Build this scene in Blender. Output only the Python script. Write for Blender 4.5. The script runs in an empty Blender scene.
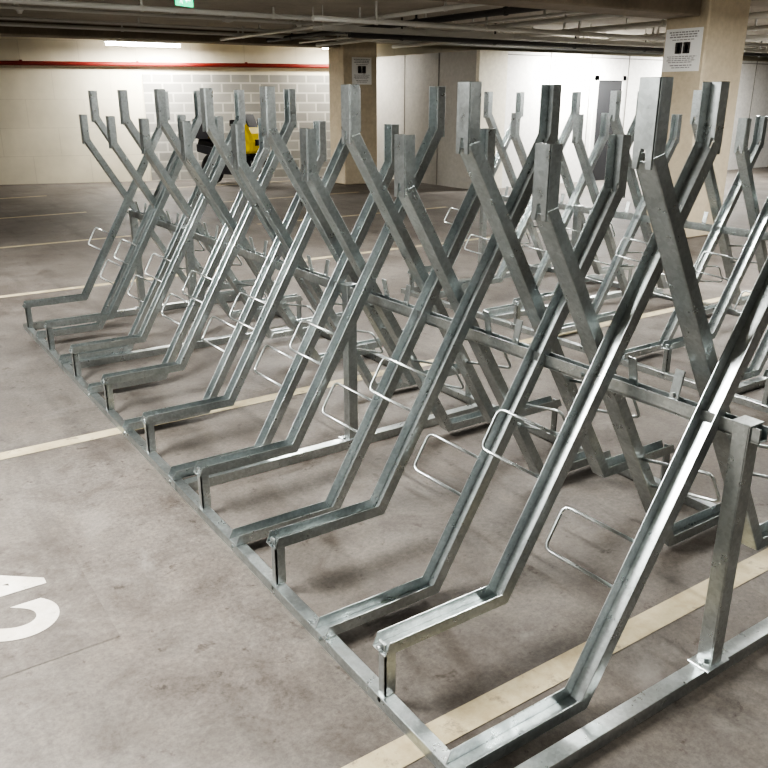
import bpy, bmesh, math, random
from mathutils import Vector, Matrix
random.seed(4)
SC=bpy.context.scene.collection

# ---------------------------------------------------------------- materials
def new_mat(name):
    m=bpy.data.materials.new(name); m.use_nodes=True
    nt=m.node_tree; b=nt.nodes['Principled BSDF']
    return m,nt,b
def simple(name,col,rough=.6,metal=0,emit=None,es=0):
    m,nt,b=new_mat(name)
    b.inputs['Base Color'].default_value=(*col,1); b.inputs['Roughness'].default_value=rough
    b.inputs['Metallic'].default_value=metal
    if emit:
        b.inputs['Emission Color'].default_value=(*emit,1); b.inputs['Emission Strength'].default_value=es
    return m
def N(nt,t,**kw):
    n=nt.nodes.new(t)
    for k,v in kw.items(): setattr(n,k,v)
    return n
def noise(nt,co,scale,detail=4,rough=.55,dist=0):
    n=N(nt,'ShaderNodeTexNoise'); n.inputs['Scale'].default_value=scale; n.inputs['Detail'].default_value=detail
    n.inputs['Roughness'].default_value=rough; n.inputs['Distortion'].default_value=dist
    nt.links.new(co,n.inputs['Vector']); return n.outputs['Fac']
def ramp(nt,fac,stops):
    r=N(nt,'ShaderNodeValToRGB'); e=r.color_ramp.elements
    while len(e)<len(stops): e.new(.5)
    for i,(p,c) in enumerate(stops):
        e[i].position=p; e[i].color=(*c,1) if len(c)==3 else c
    nt.links.new(fac,r.inputs['Fac']); return r.outputs['Color']
def mix(nt,a,b,fac,mode='MIX'):
    m=N(nt,'ShaderNodeMix',data_type='RGBA',blend_type=mode)
    for sock,v in ((m.inputs[6],a),(m.inputs[7],b),(m.inputs[0],fac)):
        if isinstance(v,(int,float)): sock.default_value=v
        elif isinstance(v,tuple): sock.default_value=(*v,1)
        else: nt.links.new(v,sock)
    return m.outputs[2]
def objco(nt,which='Object'):
    return N(nt,'ShaderNodeTexCoord').outputs[which]
def worldco(nt):
    return N(nt,'ShaderNodeNewGeometry').outputs['Position']
def bump(nt,b,h,strength=.2,dist=.01):
    n=N(nt,'ShaderNodeBump'); n.inputs['Strength'].default_value=strength; n.inputs['Distance'].default_value=dist
    nt.links.new(h,n.inputs['Height']); nt.links.new(n.outputs['Normal'],b.inputs['Normal'])

def g(v): return (v,v,v)
def concrete_floor_color(nt):
    co=worldco(nt)
    big=noise(nt,co,.8,7,.68,.5)
    mid=noise(nt,co,2.8,10,.75,.7)
    fine=noise(nt,co,48,6,.85)
    spot=noise(nt,co,9.5,7,.7,.3)
    pale=noise(nt,co,1.9,8,.72,.8)
    mp=N(nt,'ShaderNodeMapping'); mp.inputs['Scale'].default_value=(3.2,.35,1); mp.inputs['Rotation'].default_value=(0,0,.12)
    nt.links.new(co,mp.inputs['Vector'])
    tyre=noise(nt,mp.outputs['Vector'],1.3,6,.6,.2)
    c=ramp(nt,big,[(.32,(.082,.070,.060)),(.5,(.118,.106,.094)),(.68,(.152,.140,.126))])
    c=mix(nt,c,ramp(nt,mid,[(.34,(.60,.56,.53)),(.48,g(.95)),(.64,(1.24,1.23,1.21))]),.9,'MULTIPLY')
    c=mix(nt,c,ramp(nt,fine,[(.3,g(.55)),(.5,g(1)),(.72,g(1.45))]),.8,'MULTIPLY')
    c=mix(nt,c,ramp(nt,spot,[(.33,(.45,.41,.38)),(.40,g(1)),(1,g(1))]),.8,'MULTIPLY')
    c=mix(nt,c,ramp(nt,tyre,[(.34,g(.72)),(.47,g(1)),(1,g(1))]),.8,'MULTIPLY')
    c=mix(nt,c,(.225,.213,.196),ramp(nt,pale,[(.56,g(0)),(.72,g(.45))]))
    return c,fine,mid
def mat_floor():
    m,nt,b=new_mat('concrete_floor_mat')
    c,fine,mid=concrete_floor_color(nt)
    nt.links.new(c,b.inputs['Base Color'])
    r=ramp(nt,mid,[(.3,g(.5)),(.7,g(.75))]); nt.links.new(r,b.inputs['Roughness'])
    b.inputs['Specular IOR Level'].default_value=.4
    bump(nt,b,fine,.3,.004)
    return m
def mat_paint(name='road_paint_mat',col=(.48,.425,.29),wear=(.29,.45),amount=1.0):
    m,nt,b=new_mat(name)
    c,fine,mid=concrete_floor_color(nt)
    co=worldco(nt)
    w=noise(nt,co,9,8,.8,.3)
    f=ramp(nt,w,[(wear[0],g(0)),(wear[1],g(amount))])
    dirt=ramp(nt,noise(nt,co,3,6,.75),[(.3,(.60,.55,.48)),(.65,g(1))])
    p=mix(nt,col,dirt,1.0,'MULTIPLY')
    nt.links.new(mix(nt,c,p,f),b.inputs['Base Color']); b.inputs['Roughness'].default_value=.7
    return m
def mat_galv():
    m,nt,b=new_mat('galvanised_steel_mat')
    co=worldco(nt)
    v=N(nt,'ShaderNodeTexVoronoi'); v.inputs['Scale'].default_value=85; nt.links.new(co,v.inputs['Vector'])
    n1=noise(nt,co,2.5,4,.6); n3=noise(nt,co,14,6,.7)
    c=ramp(nt,n1,[(.3,(.38,.41,.412)),(.5,(.47,.505,.505)),(.72,(.57,.60,.598))])
    c=mix(nt,c,ramp(nt,n3,[(.3,g(.85)),(.7,g(1.12))]),.85,'MULTIPLY')
    bw=N(nt,'ShaderNodeRGBToBW'); nt.links.new(v.outputs['Color'],bw.inputs[0])
    c=mix(nt,c,ramp(nt,bw.outputs[0],[(.2,g(.91)),(.8,g(1.09))]),.85,'MULTIPLY')
    nt.links.new(c,b.inputs['Base Color'])
    b.inputs['Metallic'].default_value=.95
    r=ramp(nt,n3,[(.3,g(.38)),(.7,g(.25))]); nt.links.new(r,b.inputs['Roughness'])
    return m
def mat_conc(name,c0,c1,scale=1.2,rough=.85):
    m,nt,b=new_mat(name); co=worldco(nt)
    n1=noise(nt,co,scale,6,.6); n2=noise(nt,co,14,4,.6)
    c=ramp(nt,n1,[(.3,c0),(.7,c1)])
    c=mix(nt,c,ramp(nt,n2,[(.3,g(.85)),(.7,g(1.08))]),.7,'MULTIPLY')
    nt.links.new(c,b.inputs['Base Color']); b.inputs['Roughness'].default_value=rough
    bump(nt,b,n2,.15,.004)
    return m
def mat_block(name,c1,c2,mortar,bw=.44,bh=.215,ms=.012):
    m,nt,b=new_mat(name); co=objco(nt)
    mp=N(nt,'ShaderNodeMapping'); nt.links.new(co,mp.inputs['Vector'])
    mp.inputs['Rotation'].default_value=(math.radians(-90),0,0)
    br=N(nt,'ShaderNodeTexBrick'); nt.links.new(mp.outputs['Vector'],br.inputs['Vector'])
    br.inputs['Color1'].default_value=(*c1,1);br.inputs['Color2'].default_value=(*c2,1);br.inputs['Mortar'].default_value=(*mortar,1)
    br.inputs['Scale'].default_value=1;br.inputs['Mortar Size'].default_value=ms
    br.inputs['Brick Width'].default_value=bw;br.inputs['Row Height'].default_value=bh
    n1=noise(nt,co,1.1,5,.6)
    c=mix(nt,br.outputs['Color'],ramp(nt,n1,[(.3,g(.82)),(.7,g(1.1))]),.8,'MULTIPLY')
    nt.links.new(c,b.inputs['Base Color']); b.inputs['Roughness'].default_value=.85
    return m
M_FLOOR=mat_floor(); M_PAINT=mat_paint(); M_GALV=mat_galv()
M_MARK=mat_paint('floor_number_paint_mat',(.62,.60,.56),(.28,.40))
M_PATCH=mat_paint('blacked_out_paint_mat',(.060,.050,.043),(.38,.66),.6)
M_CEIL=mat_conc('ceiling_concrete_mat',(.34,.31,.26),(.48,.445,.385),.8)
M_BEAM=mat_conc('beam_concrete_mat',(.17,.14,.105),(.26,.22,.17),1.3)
M_COL=mat_conc('column_concrete_mat',(.46,.395,.29),(.58,.51,.39),1.5)
M_WALLB=mat_block('painted_block_mat',(.66,.61,.48),(.64,.59,.465),(.58,.53,.42),bw=1.2,bh=.6,ms=.008)
M_BLOCK=mat_block('grey_block_mat',(.25,.242,.22),(.32,.31,.28),(.46,.44,.39),ms=.02)
M_SIDE=mat_conc('side_wall_mat',(.4,.37,.32),(.5,.47,.41),.5)
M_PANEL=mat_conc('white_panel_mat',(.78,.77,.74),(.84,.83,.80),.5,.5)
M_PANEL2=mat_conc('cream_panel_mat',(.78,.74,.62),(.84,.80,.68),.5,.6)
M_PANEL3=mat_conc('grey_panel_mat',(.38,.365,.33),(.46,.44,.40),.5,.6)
M_DARK=simple('dark_mat',(.03,.031,.034),.6)
M_SEAM=simple('panel_seam_mat',(.22,.21,.19),.8)
M_RED=simple('red_pipe_mat',(.18,.02,.014),.45)
M_GPIPE=simple('conduit_mat',(.60,.60,.57),.45,.2)
M_DPIPE=simple('dark_pipe_mat',(.07,.07,.07),.6)
M_LIGHT=simple('tube_glow_mat',(1,1,1),.5,0,(1,.99,.95),40)
M_HOUSE=simple('fitting_housing_mat',(.75,.75,.73),.5)
M_SIGNW=simple('sign_white_mat',(.80,.80,.78),.5)
M_SIGNT=simple('sign_print_mat',(.05,.045,.045),.6)
M_SIGNG=simple('sign_grey_print_mat',(.30,.29,.29),.6)
M_GREEN=simple('exit_green_mat',(.0,.35,.16),.5,0,(0,.6,.28),1.8)
M_EXW=simple('exit_white_mat',(.8,.9,.85),.5,0,(.8,1,.9),1.5)
M_RUBBER=simple('tyre_mat',(.02,.02,.02),.8)
M_BLACK=simple('black_plastic_mat',(.025,.025,.03),.4)
M_YEL=simple('yellow_bodywork_mat',(.95,.72,.01),.4)
M_CHROME=simple('chrome_mat',(.35,.35,.35),.3,1)

# ---------------------------------------------------------------- mesh helpers
class MB:
    def __init__(s): s.bm=bmesh.new()
    def box(s,x0,x1,y0,y1,z0,z1):
        vs=[s.bm.verts.new((x,y,z)) for z in (z0,z1) for x,y in ((x0,y0),(x1,y0),(x1,y1),(x0,y1))]
        for f in ((3,2,1,0),(4,5,6,7),(0,1,5,4),(1,2,6,5),(2,3,7,6),(3,0,4,7)): s.bm.faces.new([vs[i] for i in f])
        return vs
    def obox(s,c,ax,ay,az,hx,hy,hz):
        c=Vector(c);ax=Vector(ax).normalized();ay=Vector(ay).normalized();az=Vector(az).normalized()
        vs=[s.bm.verts.new(c+ax*x*hx+ay*y*hy+az*z*hz) for z in (-1,1) for x,y in ((-1,-1),(1,-1),(1,1),(-1,1))]
        for f in ((3,2,1,0),(4,5,6,7),(0,1,5,4),(1,2,6,5),(2,3,7,6),(3,0,4,7)): s.bm.faces.new([vs[i] for i in f])
    def cyl(s,a,b,r,seg=10,r2=None):
        a=Vector(a);b=Vector(b);r2=r if r2 is None else r2
        d=(b-a).normalized(); u=d.orthogonal().normalized(); w=d.cross(u)
        A=[];B=[]
        for i in range(seg):
            t=2*math.pi*i/seg; o=u*math.cos(t)+w*math.sin(t)
            A.append(s.bm.verts.new(a+o*r));B.append(s.bm.verts.new(b+o*r2))
        for i in range(seg):
            j=(i+1)%seg; s.bm.faces.new((A[i],A[j],B[j],B[i]))
        s.bm.faces.new(A[::-1]);s.bm.faces.new(B)
    def tube(s,pts,r,seg=8,closed=False):
        pts=[Vector(p) for p in pts]; rings=[]; n=len(pts); u=None
        for i,p in enumerate(pts):
            if closed: t=(pts[(i+1)%n]-pts[i-1]).normalized()
            else: t=(pts[min(i+1,n-1)]-pts[max(i-1,0)]).normalized()
            if u is None: u=t.orthogonal().normalized()
            u=(u-t*u.dot(t)).normalized(); w=t.cross(u)
            rings.append([s.bm.verts.new(p+(u*math.cos(2*math.pi*k/seg)+w*math.sin(2*math.pi*k/seg))*r) for k in range(seg)])
        for i in range(n if closed else n-1):
            A=rings[i];B=rings[(i+1)%n]
            for k in range(seg):
                j=(k+1)%seg; s.bm.faces.new((A[k],A[j],B[j],B[k]))
        if not closed:
            s.bm.faces.new(rings[0][::-1]);s.bm.faces.new(rings[-1])
    def prism(s,poly,y0,y1):
        """poly in xz extruded along y"""
        A=[s.bm.verts.new((x,y0,z)) for x,z in poly];B=[s.bm.verts.new((x,y1,z)) for x,z in poly]
        n=len(poly)
        for i in range(n):
            j=(i+1)%n; s.bm.faces.new((A[i],A[j],B[j],B[i]))
        s.bm.faces.new(A[::-1]);s.bm.faces.new(B)
    def obj(s,name,mat,parent=None,smooth=False,bev=0):
        bmesh.ops.recalc_face_normals(s.bm,faces=s.bm.faces[:])
        me=bpy.data.meshes.new(name); s.bm.to_mesh(me); s.bm.free()
        me.materials.append(mat)
        o=bpy.data.objects.new(name,me); SC.objects.link(o)
        if parent: o.parent=parent
        if smooth:
            for p in me.polygons: p.use_smooth=True
        if bev:
            m=o.modifiers.new('bevel','BEVEL'); m.width=bev; m.segments=1; m.limit_method='ANGLE'
        return o
def empty(name,loc=(0,0,0)):
    e=bpy.data.objects.new(name,None); e.location=loc; e.empty_display_size=.2; SC.objects.link(e); return e
def fillet(pts,r,n=5):
    pts=[Vector(p) for p in pts]; out=[pts[0]]
    for i in range(1,len(pts)-1):
        a,b,c=pts[i-1],pts[i],pts[i+1]
        d1=(a-b).normalized();d2=(c-b).normalized()
        p=b+d1*r;q=b+d2*r
        for k in range(n+1):
            t=k/n; out.append(p*(1-t)**2+b*2*t*(1-t)+q*t*t)
    out.append(pts[-1]); return out

# ---------------------------------------------------------------- bicycle rack
W=.987; BX=.48; SL=1.711; YF=.092; TH=.004; CW=.036; FH=.045
ZL=.045; ZH=.215; TOPH=1.888; TIP=.20
ANG=math.atan(SL)
def offset_path(pts,d):
    out=[]
    for i,p in enumerate(pts):
        ns=[]
        if i>0:
            t=(pts[i]-pts[i-1]).normalized(); ns.append(Vector((-t.y,t.x)))
        if i<len(pts)-1:
            t=(pts[i+1]-pts[i]).normalized(); ns.append(Vector((-t.y,t.x)))
        if len(ns)==2:
            m=(ns[0]+ns[1]).normalized(); out.append(p+m*(d/m.dot(ns[0])))
        else: out.append(p+ns[0]*d)
    return out
def channel(mb,side,y,high):
    z0=ZH if high else ZL
    zt=TOPH if high else TOPH-(ZH-ZL)-.01
    X=lambda x: x if side>0 else 2*W-x
    zb=zt-TIP; xe=BX+(zb-z0)/SL
    P=[Vector((-.025,z0)),Vector((BX,z0)),Vector((xe,zb)),Vector((xe,zt))]
    inner=offset_path(P,TH); top=offset_path(P,FH)
    for ys in (-1,1):
        ya=y+ys*CW; yb=y+ys*(CW-TH)
        for k in range(3):
            a0,a1=P[k],P[k+1]; b0,b1=top[k],top[k+1]
            if k==0: b0=b0+Vector((.02,0))
            poly=[(X(a0.x),a0.y),(X(a1.x),a1.y),(X(b1.x),b1.y),(X(b0.x),b0.y)]
            mb.prism(poly,min(ya,yb),max(ya,yb))
    y0=y-CW+TH; y1=y+CW-TH
    for k in range(2):
        a0,a1=P[k],P[k+1]; b0,b1=inner[k],inner[k+1]
        if k==1:
            t=(a1-a0).normalized(); a1=a1-t*.012; b1=b1-t*.012
        mb.prism([(X(a0.x),a0.y),(X(a1.x),a1.y),(X(b1.x),b1.y),(X(b0.x),b0.y)],y0,y1)
    xa=X(P[3].x); xb=X(inner[3].x)
    prof=[(y0,zb-.03),(y-.014,zb-.03),(y-.006,zb+.022),(y+.006,zb+.022),(y+.014,zb-.03),(y1,zb-.03),(y1,zt),(y0,zt)]
    A=[mb.bm.verts.new((xa+(.004 if side>0 else -.004),q,z)) for q,z in prof];B=[mb.bm.verts.new((xb,q,z)) for q,z in prof]
    for i in range(8):
        j=(i+1)%8; mb.bm.faces.new((A[i],A[j],B[j],B[i]))
    mb.bm.faces.new(A[::-1]);mb.bm.faces.new(B)
def loop(mb,side,y,high):
    z0=ZH if high else ZL
    X=lambda x: x if side>0 else 2*W-x
    r1,r2=(.43,.59) if high else (.37,.53)
    c,s=math.cos(ANG),math.sin(ANG)
    def pt(r,dy,dx=0,dz=0):
        return (X(BX+r*c-.02+dx),y+side*dy,z0+r*s+.015+dz)
    pts=[pt(r1,CW),pt(r1,.30,-.05,.03),pt(r2,.30,-.05,.03),pt(r2,CW)]
    mb.tube(fillet(pts,.03),.0062,8)
def rack(name,x0,y0,n=16):
    e=empty(name,(x0,y0,0))
    ch=MB(); lp=MB(); fr=MB(); bo=MB()
    for i in range(n):
        high=i%2==1
        channel(ch,1,.375*i,high); loop(lp,1,.375*i,high)
        fh=not high
        yf=YF+.375*i
        channel(ch,-1,yf,fh); loop(lp,-1,yf,fh)
        for side,y,h in ((1,.375*i,high),(-1,yf,fh)):
            X=lambda x: x if side>0 else 2*W-x
            if h:
                xa,xb=sorted((X(-.014),X(-.004)))
                fr.box(xa,xb,y-.017,y+.017,.0,ZH+.03)
                xa,xb=sorted((X(-.014),X(.03)))
                fr.box(xa,xb,y-.017,y-.012,.046,ZH)
                bo.cyl((X(-.014),y,.03),(X(-.024),y,.03),.009,6)
                bo.cyl((X(-.014),y,ZH+.015),(X(-.030),y,ZH+.015),.007,6)
                # bracket plate from the mid rail to the raised channel's underside
                yy=y-side*.054
                pa=Vector((X(W+.016),0,.875)); pb=Vector((X(W-.012),0,1.01))
                mid=(pa+pb)/2; d=pb-pa; d.y=0
                fr.obox((mid.x,yy,mid.z),(0,1,0),d,d.cross(Vector((0,1,0))),.018,d.length/2,.003)
                bo.cyl((X(W+.018),yy,.93),(X(W+.006),yy,.93),.007,6)
            else:
                bo.cyl((X(-.018),y,.028),(X(-.032),y,.028),.009,6)
                bo.cyl((X(BX*.5),y,ZL+TH),(X(BX*.5),y,ZL+TH+.006),.008,6)
                bo.cyl((X(W+.022),y+.06,.893),(X(W+.034),y+.06,.893),.009,6)
    L=.375*(n-1)+.14
    for x in (0,2*W):
        fr.box(x-.024,x+.024,-.20,L,0,.044)
    for x in (-.028,2*W+.023):
        for yy in (2.27,4.52):
            fr.box(x,x+.005,yy-.09,yy+.09,.004,.05)
    fr.box(W-.022,W+.022,-.17,L,.872,.878)
    fr.box(W-.022,W-.016,-.17,L,.868,.918)
    fr.box(W+.016,W+.022,-.17,L,.868,.918)
    yc=[-.113,2.163,4.44]+([L-.04] if n>14 else [])
    for y in yc:
        fr.box(.024,2*W-.024,y-.028,y+.028,.0,.05)
        fr.box(W-.028,W+.028,y-.028,y-.023,.05,.916)
        fr.box(W-.028,W-.023,y-.0229,y+.028,.05,.916)
        fr.box(W+.023,W+.028,y-.0229,y+.028,.05,.916)
        fr.box(W-.035,W+.035,y-.033,y+.033,.918,.924)
        fr.box(W-.06,W+.06,y-.04,y+.04,.05,.056)
        for dx in (-.045,.045): bo.cyl((W+dx,y,.056),(W+dx,y,.066),.009,6)
    ch.obj('wheel_channels',M_GALV,e,bev=.0012)
    lp.obj('locking_loops',M_GALV,e,smooth=True)
    fr.obj('frame',M_GALV,e,bev=.0015)
    bo.obj('bolts',M_GALV,e)
    return e
rack('bicycle_rack',0,0,16)
rack('bicycle_rack',3.4,-.7,16)

# ---------------------------------------------------------------- room shell
CZ=3.05
def plane(name,x0,x1,y0,y1,z,mat,parent=None):
    mb=MB(); vs=[mb.bm.verts.new(v) for v in ((x0,y0,z),(x1,y0,z),(x1,y1,z),(x0,y1,z))]; mb.bm.faces.new(vs)
    me=bpy.data.meshes.new(name); mb.bm.to_mesh(me); me.materials.append(mat)
    o=bpy.data.objects.new(name,me); SC.objects.link(o)
    if parent:o.parent=parent
    return o
def boxo(name,x0,x1,y0,y1,z0,z1,mat,parent=None,bev=0):
    mb=MB(); mb.box(x0,x1,y0,y1,z0,z1); return mb.obj(name,mat,parent,bev=bev)
boxo('floor',-9,27,-9,23,-.2,0,M_FLOOR)
boxo('ceiling',-9,27,-9,23,CZ,CZ+.2,M_CEIL)
boxo('wall_left',-9,-8.8,-9,23,0,CZ,M_SIDE)
boxo('wall_front',-9,27,-9,-8.8,0,CZ,M_SIDE)
boxo('wall_right',26.8,27,-9,23,0,CZ,M_SIDE)
ang=math.atan2(-2.0,6.15)
def skew(o): 
    o.location=(2.2,18.6,0); o.rotation_euler=(0,0,ang); return o
skew(boxo('wall_back',-12,26,0,.2,0,CZ,M_WALLB))
skew(boxo('wall_back_blockwork',3.1,9.0,-.03,0.0,0,2.33,M_BLOCK))
mb=MB(); mb.cyl((-11,-.12,2.53),(8.2,-.12,2.53),.045,12)
for k in range(7): mb.box(-9+k*2.4,-8.95+k*2.4,-.12,-.001,2.50,2.60)
skew(mb.obj('sprinkler_main_pipe',M_RED))
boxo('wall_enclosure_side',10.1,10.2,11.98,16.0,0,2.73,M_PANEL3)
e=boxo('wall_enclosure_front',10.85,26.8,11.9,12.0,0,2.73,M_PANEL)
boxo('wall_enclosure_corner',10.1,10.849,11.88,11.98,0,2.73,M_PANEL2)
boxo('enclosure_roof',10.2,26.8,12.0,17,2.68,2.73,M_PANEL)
mb=MB()
x=10.85
while x<26: 
    mb.box(x-.010,x+.010,11.893,11.9,0,2.73); x+=1.25
mb.box(10.86,26.7,11.893,11.9,2.66,2.675)
mb.obj('trim_1',M_SEAM)
mb=MB()
for y in (13.2,14.45,15.7): mb.box(10.093,10.1,y-.01,y+.01,0,2.73)
mb.obj('trim_2',M_SEAM)
d=empty('door_1',(0,0,0))
boxo('opening',13.6,14.4,11.885,11.895,0.0,2.2,M_DARK,d)
mb=MB(); mb.box(13.5,13.6,11.86,11.9,0,2.3);mb.box(14.4,14.5,11.86,11.9,0,2.3);mb.box(13.5,14.5,11.86,11.9,2.2,2.3); mb.obj('frame',M_PANEL,d)
def column(x0,y0):
    return boxo('concrete_column',x0,x0+.85,y0,y0+.65,0,CZ,M_COL,bev=.02)
column(8.4,14.3);column(8.4,5.5);column(8.4,-3.3)
def sign(name,face,px,py,z0,w,h):
    e=empty(name,(px,py,z0))
    def r(nm,u0,u1,v0,v1,dep,mat):
        mb=MB()
        if face=='x': mb.box(-dep,0,-u1,-u0,v0,v1)
        else: mb.box(u0,u1,-dep,0,v0,v1)
        return mb.obj(nm,mat,e)
    r('plate',0,w,0,h,.006,M_SIGNW)
    def q(u0,u1,v0,v1,store):
        if face=='x': store.box(-.008,-.006,-u1*w,-u0*w,v0*h,v1*h)
        else: store.box(u0*w,u1*w,-.008,-.006,v0*h,v1*h)
    mb=MB()
    q(.30,.485,.42,.68,mb);q(.515,.70,.42,.68,mb)
    mb.obj('pictogram',M_SIGNT,e)
    mb=MB()
    # rows of small print, broken into word-length dashes
    rr=random.Random(7)
    for v0,v1,a,b in ((.90,.93,.10,.90),(.845,.875,.14,.86),(.79,.82,.12,.88),(.73,.75,.2,.8),(.34,.36,.10,.90),(.295,.315,.12,.84),(.25,.27,.10,.88),(.205,.225,.14,.80),(.13,.155,.2,.8),(.08,.10,.25,.75)):
        u=a
        while u<b:
            l=rr.uniform(.04,.12); q(u,min(u+l,b),v0,v1,mb); u+=l+.02
    mb.obj('print',M_SIGNG,e)
    mb=MB()
    for u in (.392,.608):
        q(u-.025,u+.025,.60,.65,mb);q(u-.045,u+.045,.50,.59,mb);q(u-.03,u+.03,.43,.499,mb)
    mb.obj('pictogram_figures',M_SIGNW,e)
sign('notice_sign','x',8.4,6.12,2.16,.56,.52)
sign('notice_sign','y',8.60,14.3,2.1,.5,.55)

# ---------------------------------------------------------------- ceiling services
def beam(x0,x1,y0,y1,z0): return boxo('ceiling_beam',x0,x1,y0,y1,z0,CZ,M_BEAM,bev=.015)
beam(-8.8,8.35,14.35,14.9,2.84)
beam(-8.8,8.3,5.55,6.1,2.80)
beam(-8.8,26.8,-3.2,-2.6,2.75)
def pipe(name,a,b,r,mat):
    mb=MB(); mb.cyl(a,b,r,10)
    n=int((Vector(b)-Vector(a)).length/2.2)
    for k in range(n+1):
        p=Vector(a).lerp(Vector(b),(k+.5)/(n+1))
        mb.box(p.x-.012,p.x+.012,p.y-.012,p.y+.012,p.z,CZ)
        dd=(Vector(b)-Vector(a)).normalized()*.02
        mb.cyl(p-dd,p+dd,r*1.25,10)
    return mb.obj(name,mat)
pipe('ceiling_conduit',(-4,12.6,2.95),(26,12.6,2.95),.022,M_GPIPE)
pipe('ceiling_conduit',(-4,11.0,2.96),(26,11.0,2.96),.022,M_GPIPE)
pipe('ceiling_conduit',(-4,11.15,2.96),(26,11.15,2.96),.015,M_GPIPE)
pipe('ceiling_conduit',(-4,13.5,2.93),(26,13.5,2.93),.03,M_GPIPE)
pipe('ceiling_conduit',(9.6,-8,2.88),(9.6,14.2,2.88),.04,M_GPIPE)
pipe('ceiling_conduit',(10.1,-8,2.90),(10.1,11.5,2.90),.025,M_GPIPE)
pipe('ceiling_conduit',(11.6,-8,2.88),(11.6,9.9,2.88),.035,M_GPIPE)
pipe('ceiling_conduit',(13.4,-8,2.86),(13.4,9.9,2.86),.06,M_GPIPE)
pipe('ceiling_conduit',(7.7,6.3,2.85),(7.7,14.2,2.85),.035,M_GPIPE)
pipe('ceiling_conduit',(7.3,6.3,2.88),(7.3,14.2,2.88),.02,M_GPIPE)
pipe('ceiling_conduit',(5.6,6.3,2.88),(5.6,14.2,2.88),.03,M_GPIPE)
pipe('ceiling_conduit',(4.4,8.5,2.80),(20,8.5,2.80),.035,M_GPIPE)
pipe('ceiling_conduit',(-4,9.9,2.93),(5.5,9.9,2.93),.035,M_GPIPE)
pipe('dark_service_pipe',(6.0,10.2,2.76),(26,10.2,2.76),.045,M_DPIPE)
pipe('dark_service_pipe',(6.6,6.3,2.90),(6.6,14.2,2.90),.045,M_DPIPE)
mb=MB()
for y0 in (9.3,):
    mb.box(5,26,y0,y0+.01,2.74,2.80);mb.box(5,26,y0+.25,y0+.26,2.74,2.80)
    x=5
    while x<26: mb.box(x,x+.03,y0,y0+.25,2.74,2.75); x+=.3
    x=5
    while x<26: mb.box(x,x+.012,y0-.01,y0,2.74,CZ);mb.box(x,x+.012,y0+.26,y0+.27,2.74,CZ); x+=1.8
mb.obj('cable_tray',M_GPIPE)
# detector heads and junction boxes on the slab
def detector(x,y):
    mb=MB(); mb.cyl((x,y,CZ),(x,y,CZ-.03),.06,16); mb.cyl((x,y,CZ-.03),(x,y,CZ-.075),.05,16,.03); return mb.obj('smoke_detector',M_HOUSE)
detector(6.1,12.0); detector(1.6,12.1); detector(12.4,8.9)
def jbox(x,y):
    mb=MB(); mb.box(x-.07,x+.07,y-.07,y+.07,CZ-.08,CZ); mb.cyl((x,y,CZ-.08),(x,y,CZ-.09),.04,12); return mb.obj('junction_box',M_GPIPE,bev=.006)
jbox(4.6,11.6); jbox(8.9,11.9); jbox(0.2,11.5)

# ---------------------------------------------------------------- lights
def fitting(x,y,length=1.5,along='x',power=60,z=2.90):
    e=empty('fluorescent_light',(x,y,z))
    if along=='y': e.rotation_euler=(0,0,math.pi/2)
    mb=MB(); mb.box(-length/2-.04,length/2+.04,-.06,.06,.035,.09); mb.box(-.4,-.38,-.01,.01,.09,CZ-z);mb.box(.38,.4,-.01,.01,.09,CZ-z)
    mb.obj('housing',M_HOUSE,e)
    mb=MB(); mb.cyl((-length/2,0,0),(length/2,0,0),.034,12); mb.obj('tube',M_LIGHT,e)
    l=bpy.data.lights.new('tube_lamp','AREA'); l.shape='RECTANGLE'; l.size=length; l.size_y=.1; l.energy=power; l.color=(1,.985,.95)
    o=bpy.data.objects.new('tube_lamp',l); SC.objects.link(o); o.parent=e; o.location=(0,0,-.045)
fitting(5.0,16.9,1.6,'x',180)
fitting(12.7,11.2,1.5,'x',290,z=2.84)
fitting(16.5,10.8,1.3,'x',240)
fitting(9.1,15.6,.9,'x',60)  # added fitting, hidden behind the column, brightens the enclosure side wall
fitting(-1.2,7.4,1.5,'x',165)  # unseen fitting, added for general illumination
fitting(3.2,6.8,1.5,'x',120)  # also unseen and added, set out of view to light the room
fitting(-1.9,1.8,1.5,'y',320)
fitting(2.7,3.0,1.5,'y',95)  # from here down: out-of-view fittings added to light racks and room
fitting(2.4,-2.0,1.5,'y',55)
fitting(7.0,2.2,1.5,'y',290)
fitting(12.4,4.6,1.5,'x',170)
fitting(-5,-1.5,1.5,'y',120)

e=empty('exit_sign',(2.45,7.9,2.78))
e.rotation_euler=(0,0,math.radians(30))
boxo('panel',-.14,.14,-.012,.012,0,.13,M_GREEN,e)
mb=MB(); mb.box(-.12,-.11,-.005,.005,.13,CZ-2.78);mb.box(.11,.12,-.005,.005,.13,CZ-2.78);mb.obj('hangers',M_GPIPE,e)
mb=MB(); k=.8
mb.box(.02*k,.12*k,-.014,-.0121,.072*k,.088*k); mb.prism([(.0,.08*k),(.04*k,.115*k),(.04*k,.045*k)],-.014,-.0121)
mb.cyl((-.07*k,-.014,.125*k),(-.07*k,-.0121,.125*k),.013*k,12)
mb.prism([(a*k,b*k) for a,b in [(-.085,.105),(-.06,.11),(-.07,.065),(-.05,.03),(-.06,.025),(-.085,.06),(-.11,.03),(-.118,.038),(-.095,.07)]],-.014,-.0121)
mb.obj('pictogram',M_EXW,e)

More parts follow.
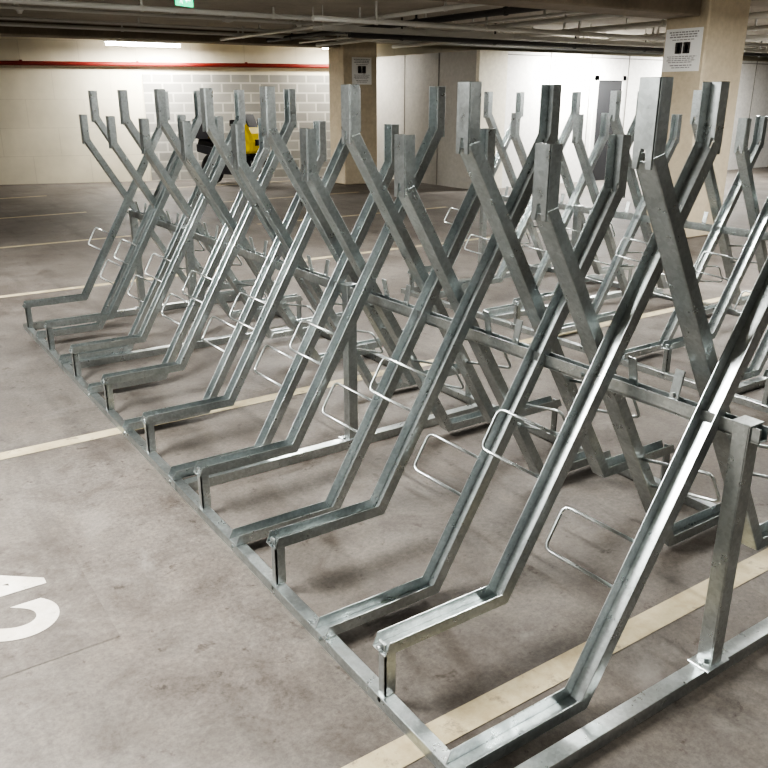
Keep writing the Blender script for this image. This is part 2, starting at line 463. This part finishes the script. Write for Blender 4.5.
# ---------------------------------------------------------------- floor paint
mb=MB()
def strip(x0,x1,y0,y1,z=.0025):
    vs=[mb.bm.verts.new(v) for v in ((x0,y0,z),(x1,y0,z),(x1,y1,z),(x0,y1,z))]; mb.bm.faces.new(vs)
strip(-2.4,2.4,.13,.23);strip(-2.4,2.4,3.06,3.16);strip(-2.4,2.4,7.06,7.16);strip(-2.4,2.4,-2.8,-2.7)
strip(2.9,7.9,.13,.23);strip(2.9,7.9,3.06,3.16)
strip(2.9,7.9,7.06,7.16)
for yy in (10.0,12.9,15.8): strip(-2.4,2.4,yy,yy+.1); strip(4.2,7.9,yy,yy+.1)
mb.obj('parking_bay_lines',M_PAINT)
plane('floor_painted_out_patch',-1.35,-.60,1.2,2.1,.0015,M_PATCH)
cu=bpy.data.curves.new('bay_number','FONT'); cu.body='42'; cu.size=.54; cu.offset=.014; cu.space_character=1.16
to=bpy.data.objects.new('bay_number_tmp',cu); SC.objects.link(to)
bpy.context.view_layer.update()
dg=bpy.context.evaluated_depsgraph_get()
me=bpy.data.meshes.new_from_object(to.evaluated_get(dg)); bpy.data.objects.remove(to)
me.materials.clear(); me.materials.append(M_MARK)
no=bpy.data.objects.new('bay_number',me); SC.objects.link(no)
no.location=(-1.13,1.93,.004); no.rotation_euler=(0,0,-math.pi/2)

# ---------------------------------------------------------------- motorcycle
def motorcycle(loc,rot):
    e=empty('motorcycle',loc); e.rotation_euler=(0,0,rot)
    mb=MB()
    for x in (-.68,.68):
        mb.tube([(x+.265*math.cos(t),0,.33+.265*math.sin(t)) for t in [2*math.pi*k/24 for k in range(24)]],.065,10,True)
    mb.obj('tyres',M_RUBBER,e,smooth=True)
    mb=MB()
    for x in (-.68,.68):
        mb.tube([(x+.2*math.cos(t),0,.33+.2*math.sin(t)) for t in [2*math.pi*k/24 for k in range(24)]],.02,8,True)
        mb.cyl((x,-.06,.33),(x,.06,.33),.05,12)
        for k in range(5):
            t=2*math.pi*k/5; mb.cyl((x,0,.33),(x+.2*math.cos(t),0,.33+.2*math.sin(t)),.014,6)
    for y in (-.1,.1): mb.cyl((.68,y,.33),(.42,y,.95),.025,8)
    mb.tube(fillet([(.36,-.38,1.12),(.42,-.2,1.14),(.44,0,1.06),(.42,.2,1.14),(.36,.38,1.12)],.05),.014,8)
    mb.tube(fillet([(.1,.17,.4),(-.2,.19,.28),(-.85,.2,.45)],.1),.045,10)
    mb.obj('wheels_and_forks',M_CHROME,e)
    mb=MB()
    mb.prism([(-.35,.25),(.3,.25),(.42,.6),(.2,.78),(-.35,.76)],-.17,.17)
    mb.prism([(-.95,.85),(-.55,.76),(.0,.76),(.05,.86),(-.4,.9),(-.9,.97)],-.15,.15)
    mb.prism([(-.72,.28),(-.2,.4),(-.2,.48),(-.72,.36)],-.1,-.07);mb.prism([(-.72,.28),(-.2,.4),(-.2,.48),(-.72,.36)],.07,.1)
    mb.prism([(.42,.64),(.95,.58),(.7,.68),(.5,.70)],-.08,.08)
    mb.cyl((.36,-.45,1.12),(.36,-.3,1.12),.02,8);mb.cyl((.36,.3,1.12),(.36,.45,1.12),.02,8)
    for y in (-1,1):
        mb.cyl((.42,y*.25,1.12),(.44,y*.38,1.32),.008,6); mb.obox((.44,y*.42,1.34),(1,0,0),(0,1,0),(0,0,1),.015,.10,.06)
    mb.prism([(-1.0,.98),(-.5,.98),(-.5,1.38),(-.95,1.40)],-.25,.25)
    # headlamp surround, windscreen, lower cowl, tail
    mb.prism([(.60,.86),(.80,.88),(.78,1.0),(.60,1.0)],-.11,.11)
    mb.prism([(.60,1.20),(.64,1.20),(.50,1.50),(.46,1.50)],-.14,.14)
    mb.prism([(.20,.35),(.56,.42),(.62,.66),(.24,.70)],-.25,.25)
    mb.prism([(-.95,.70),(-.45,.62),(-.40,.80),(-.96,.86)],-.18,.18)
    mb.obj('engine_seat_and_controls',M_BLACK,e,bev=.015)
    mb=MB()
    mb.prism([(.12,.80),(.40,.86),(.32,1.08),(.05,1.05),(-.15,.90)],-.19,.19)
    mb.prism([(.28,.68),(.70,.72),(.75,.95),(.70,1.12),(.60,1.28),(.46,1.34),(.32,1.0)],-.22,.22)
    mb.obj('fairing_and_tank',M_YEL,e,bev=.05)
motorcycle((6.32,15.55,0),math.radians(-68))

# ---------------------------------------------------------------- world and camera
w=bpy.data.worlds.new('world'); bpy.context.scene.world=w; w.use_nodes=True
w.node_tree.nodes['Background'].inputs[0].default_value=(.8,.85,.9,1); w.node_tree.nodes['Background'].inputs[1].default_value=.03
cam=bpy.data.cameras.new('camera'); co=bpy.data.objects.new('camera',cam); SC.objects.link(co)
cam.sensor_width=36; cam.lens=802.8/768*36; cam.clip_start=.02
co.location=(-1.1731,-1.3501,1.8389); co.rotation_euler=(math.pi/2-.3429,0,-.5955)
bpy.context.scene.camera=co
vs=bpy.context.scene.view_settings
vs.view_transform='AgX'
try: vs.look='AgX - High Contrast'
except Exception: pass
vs.exposure=0.3
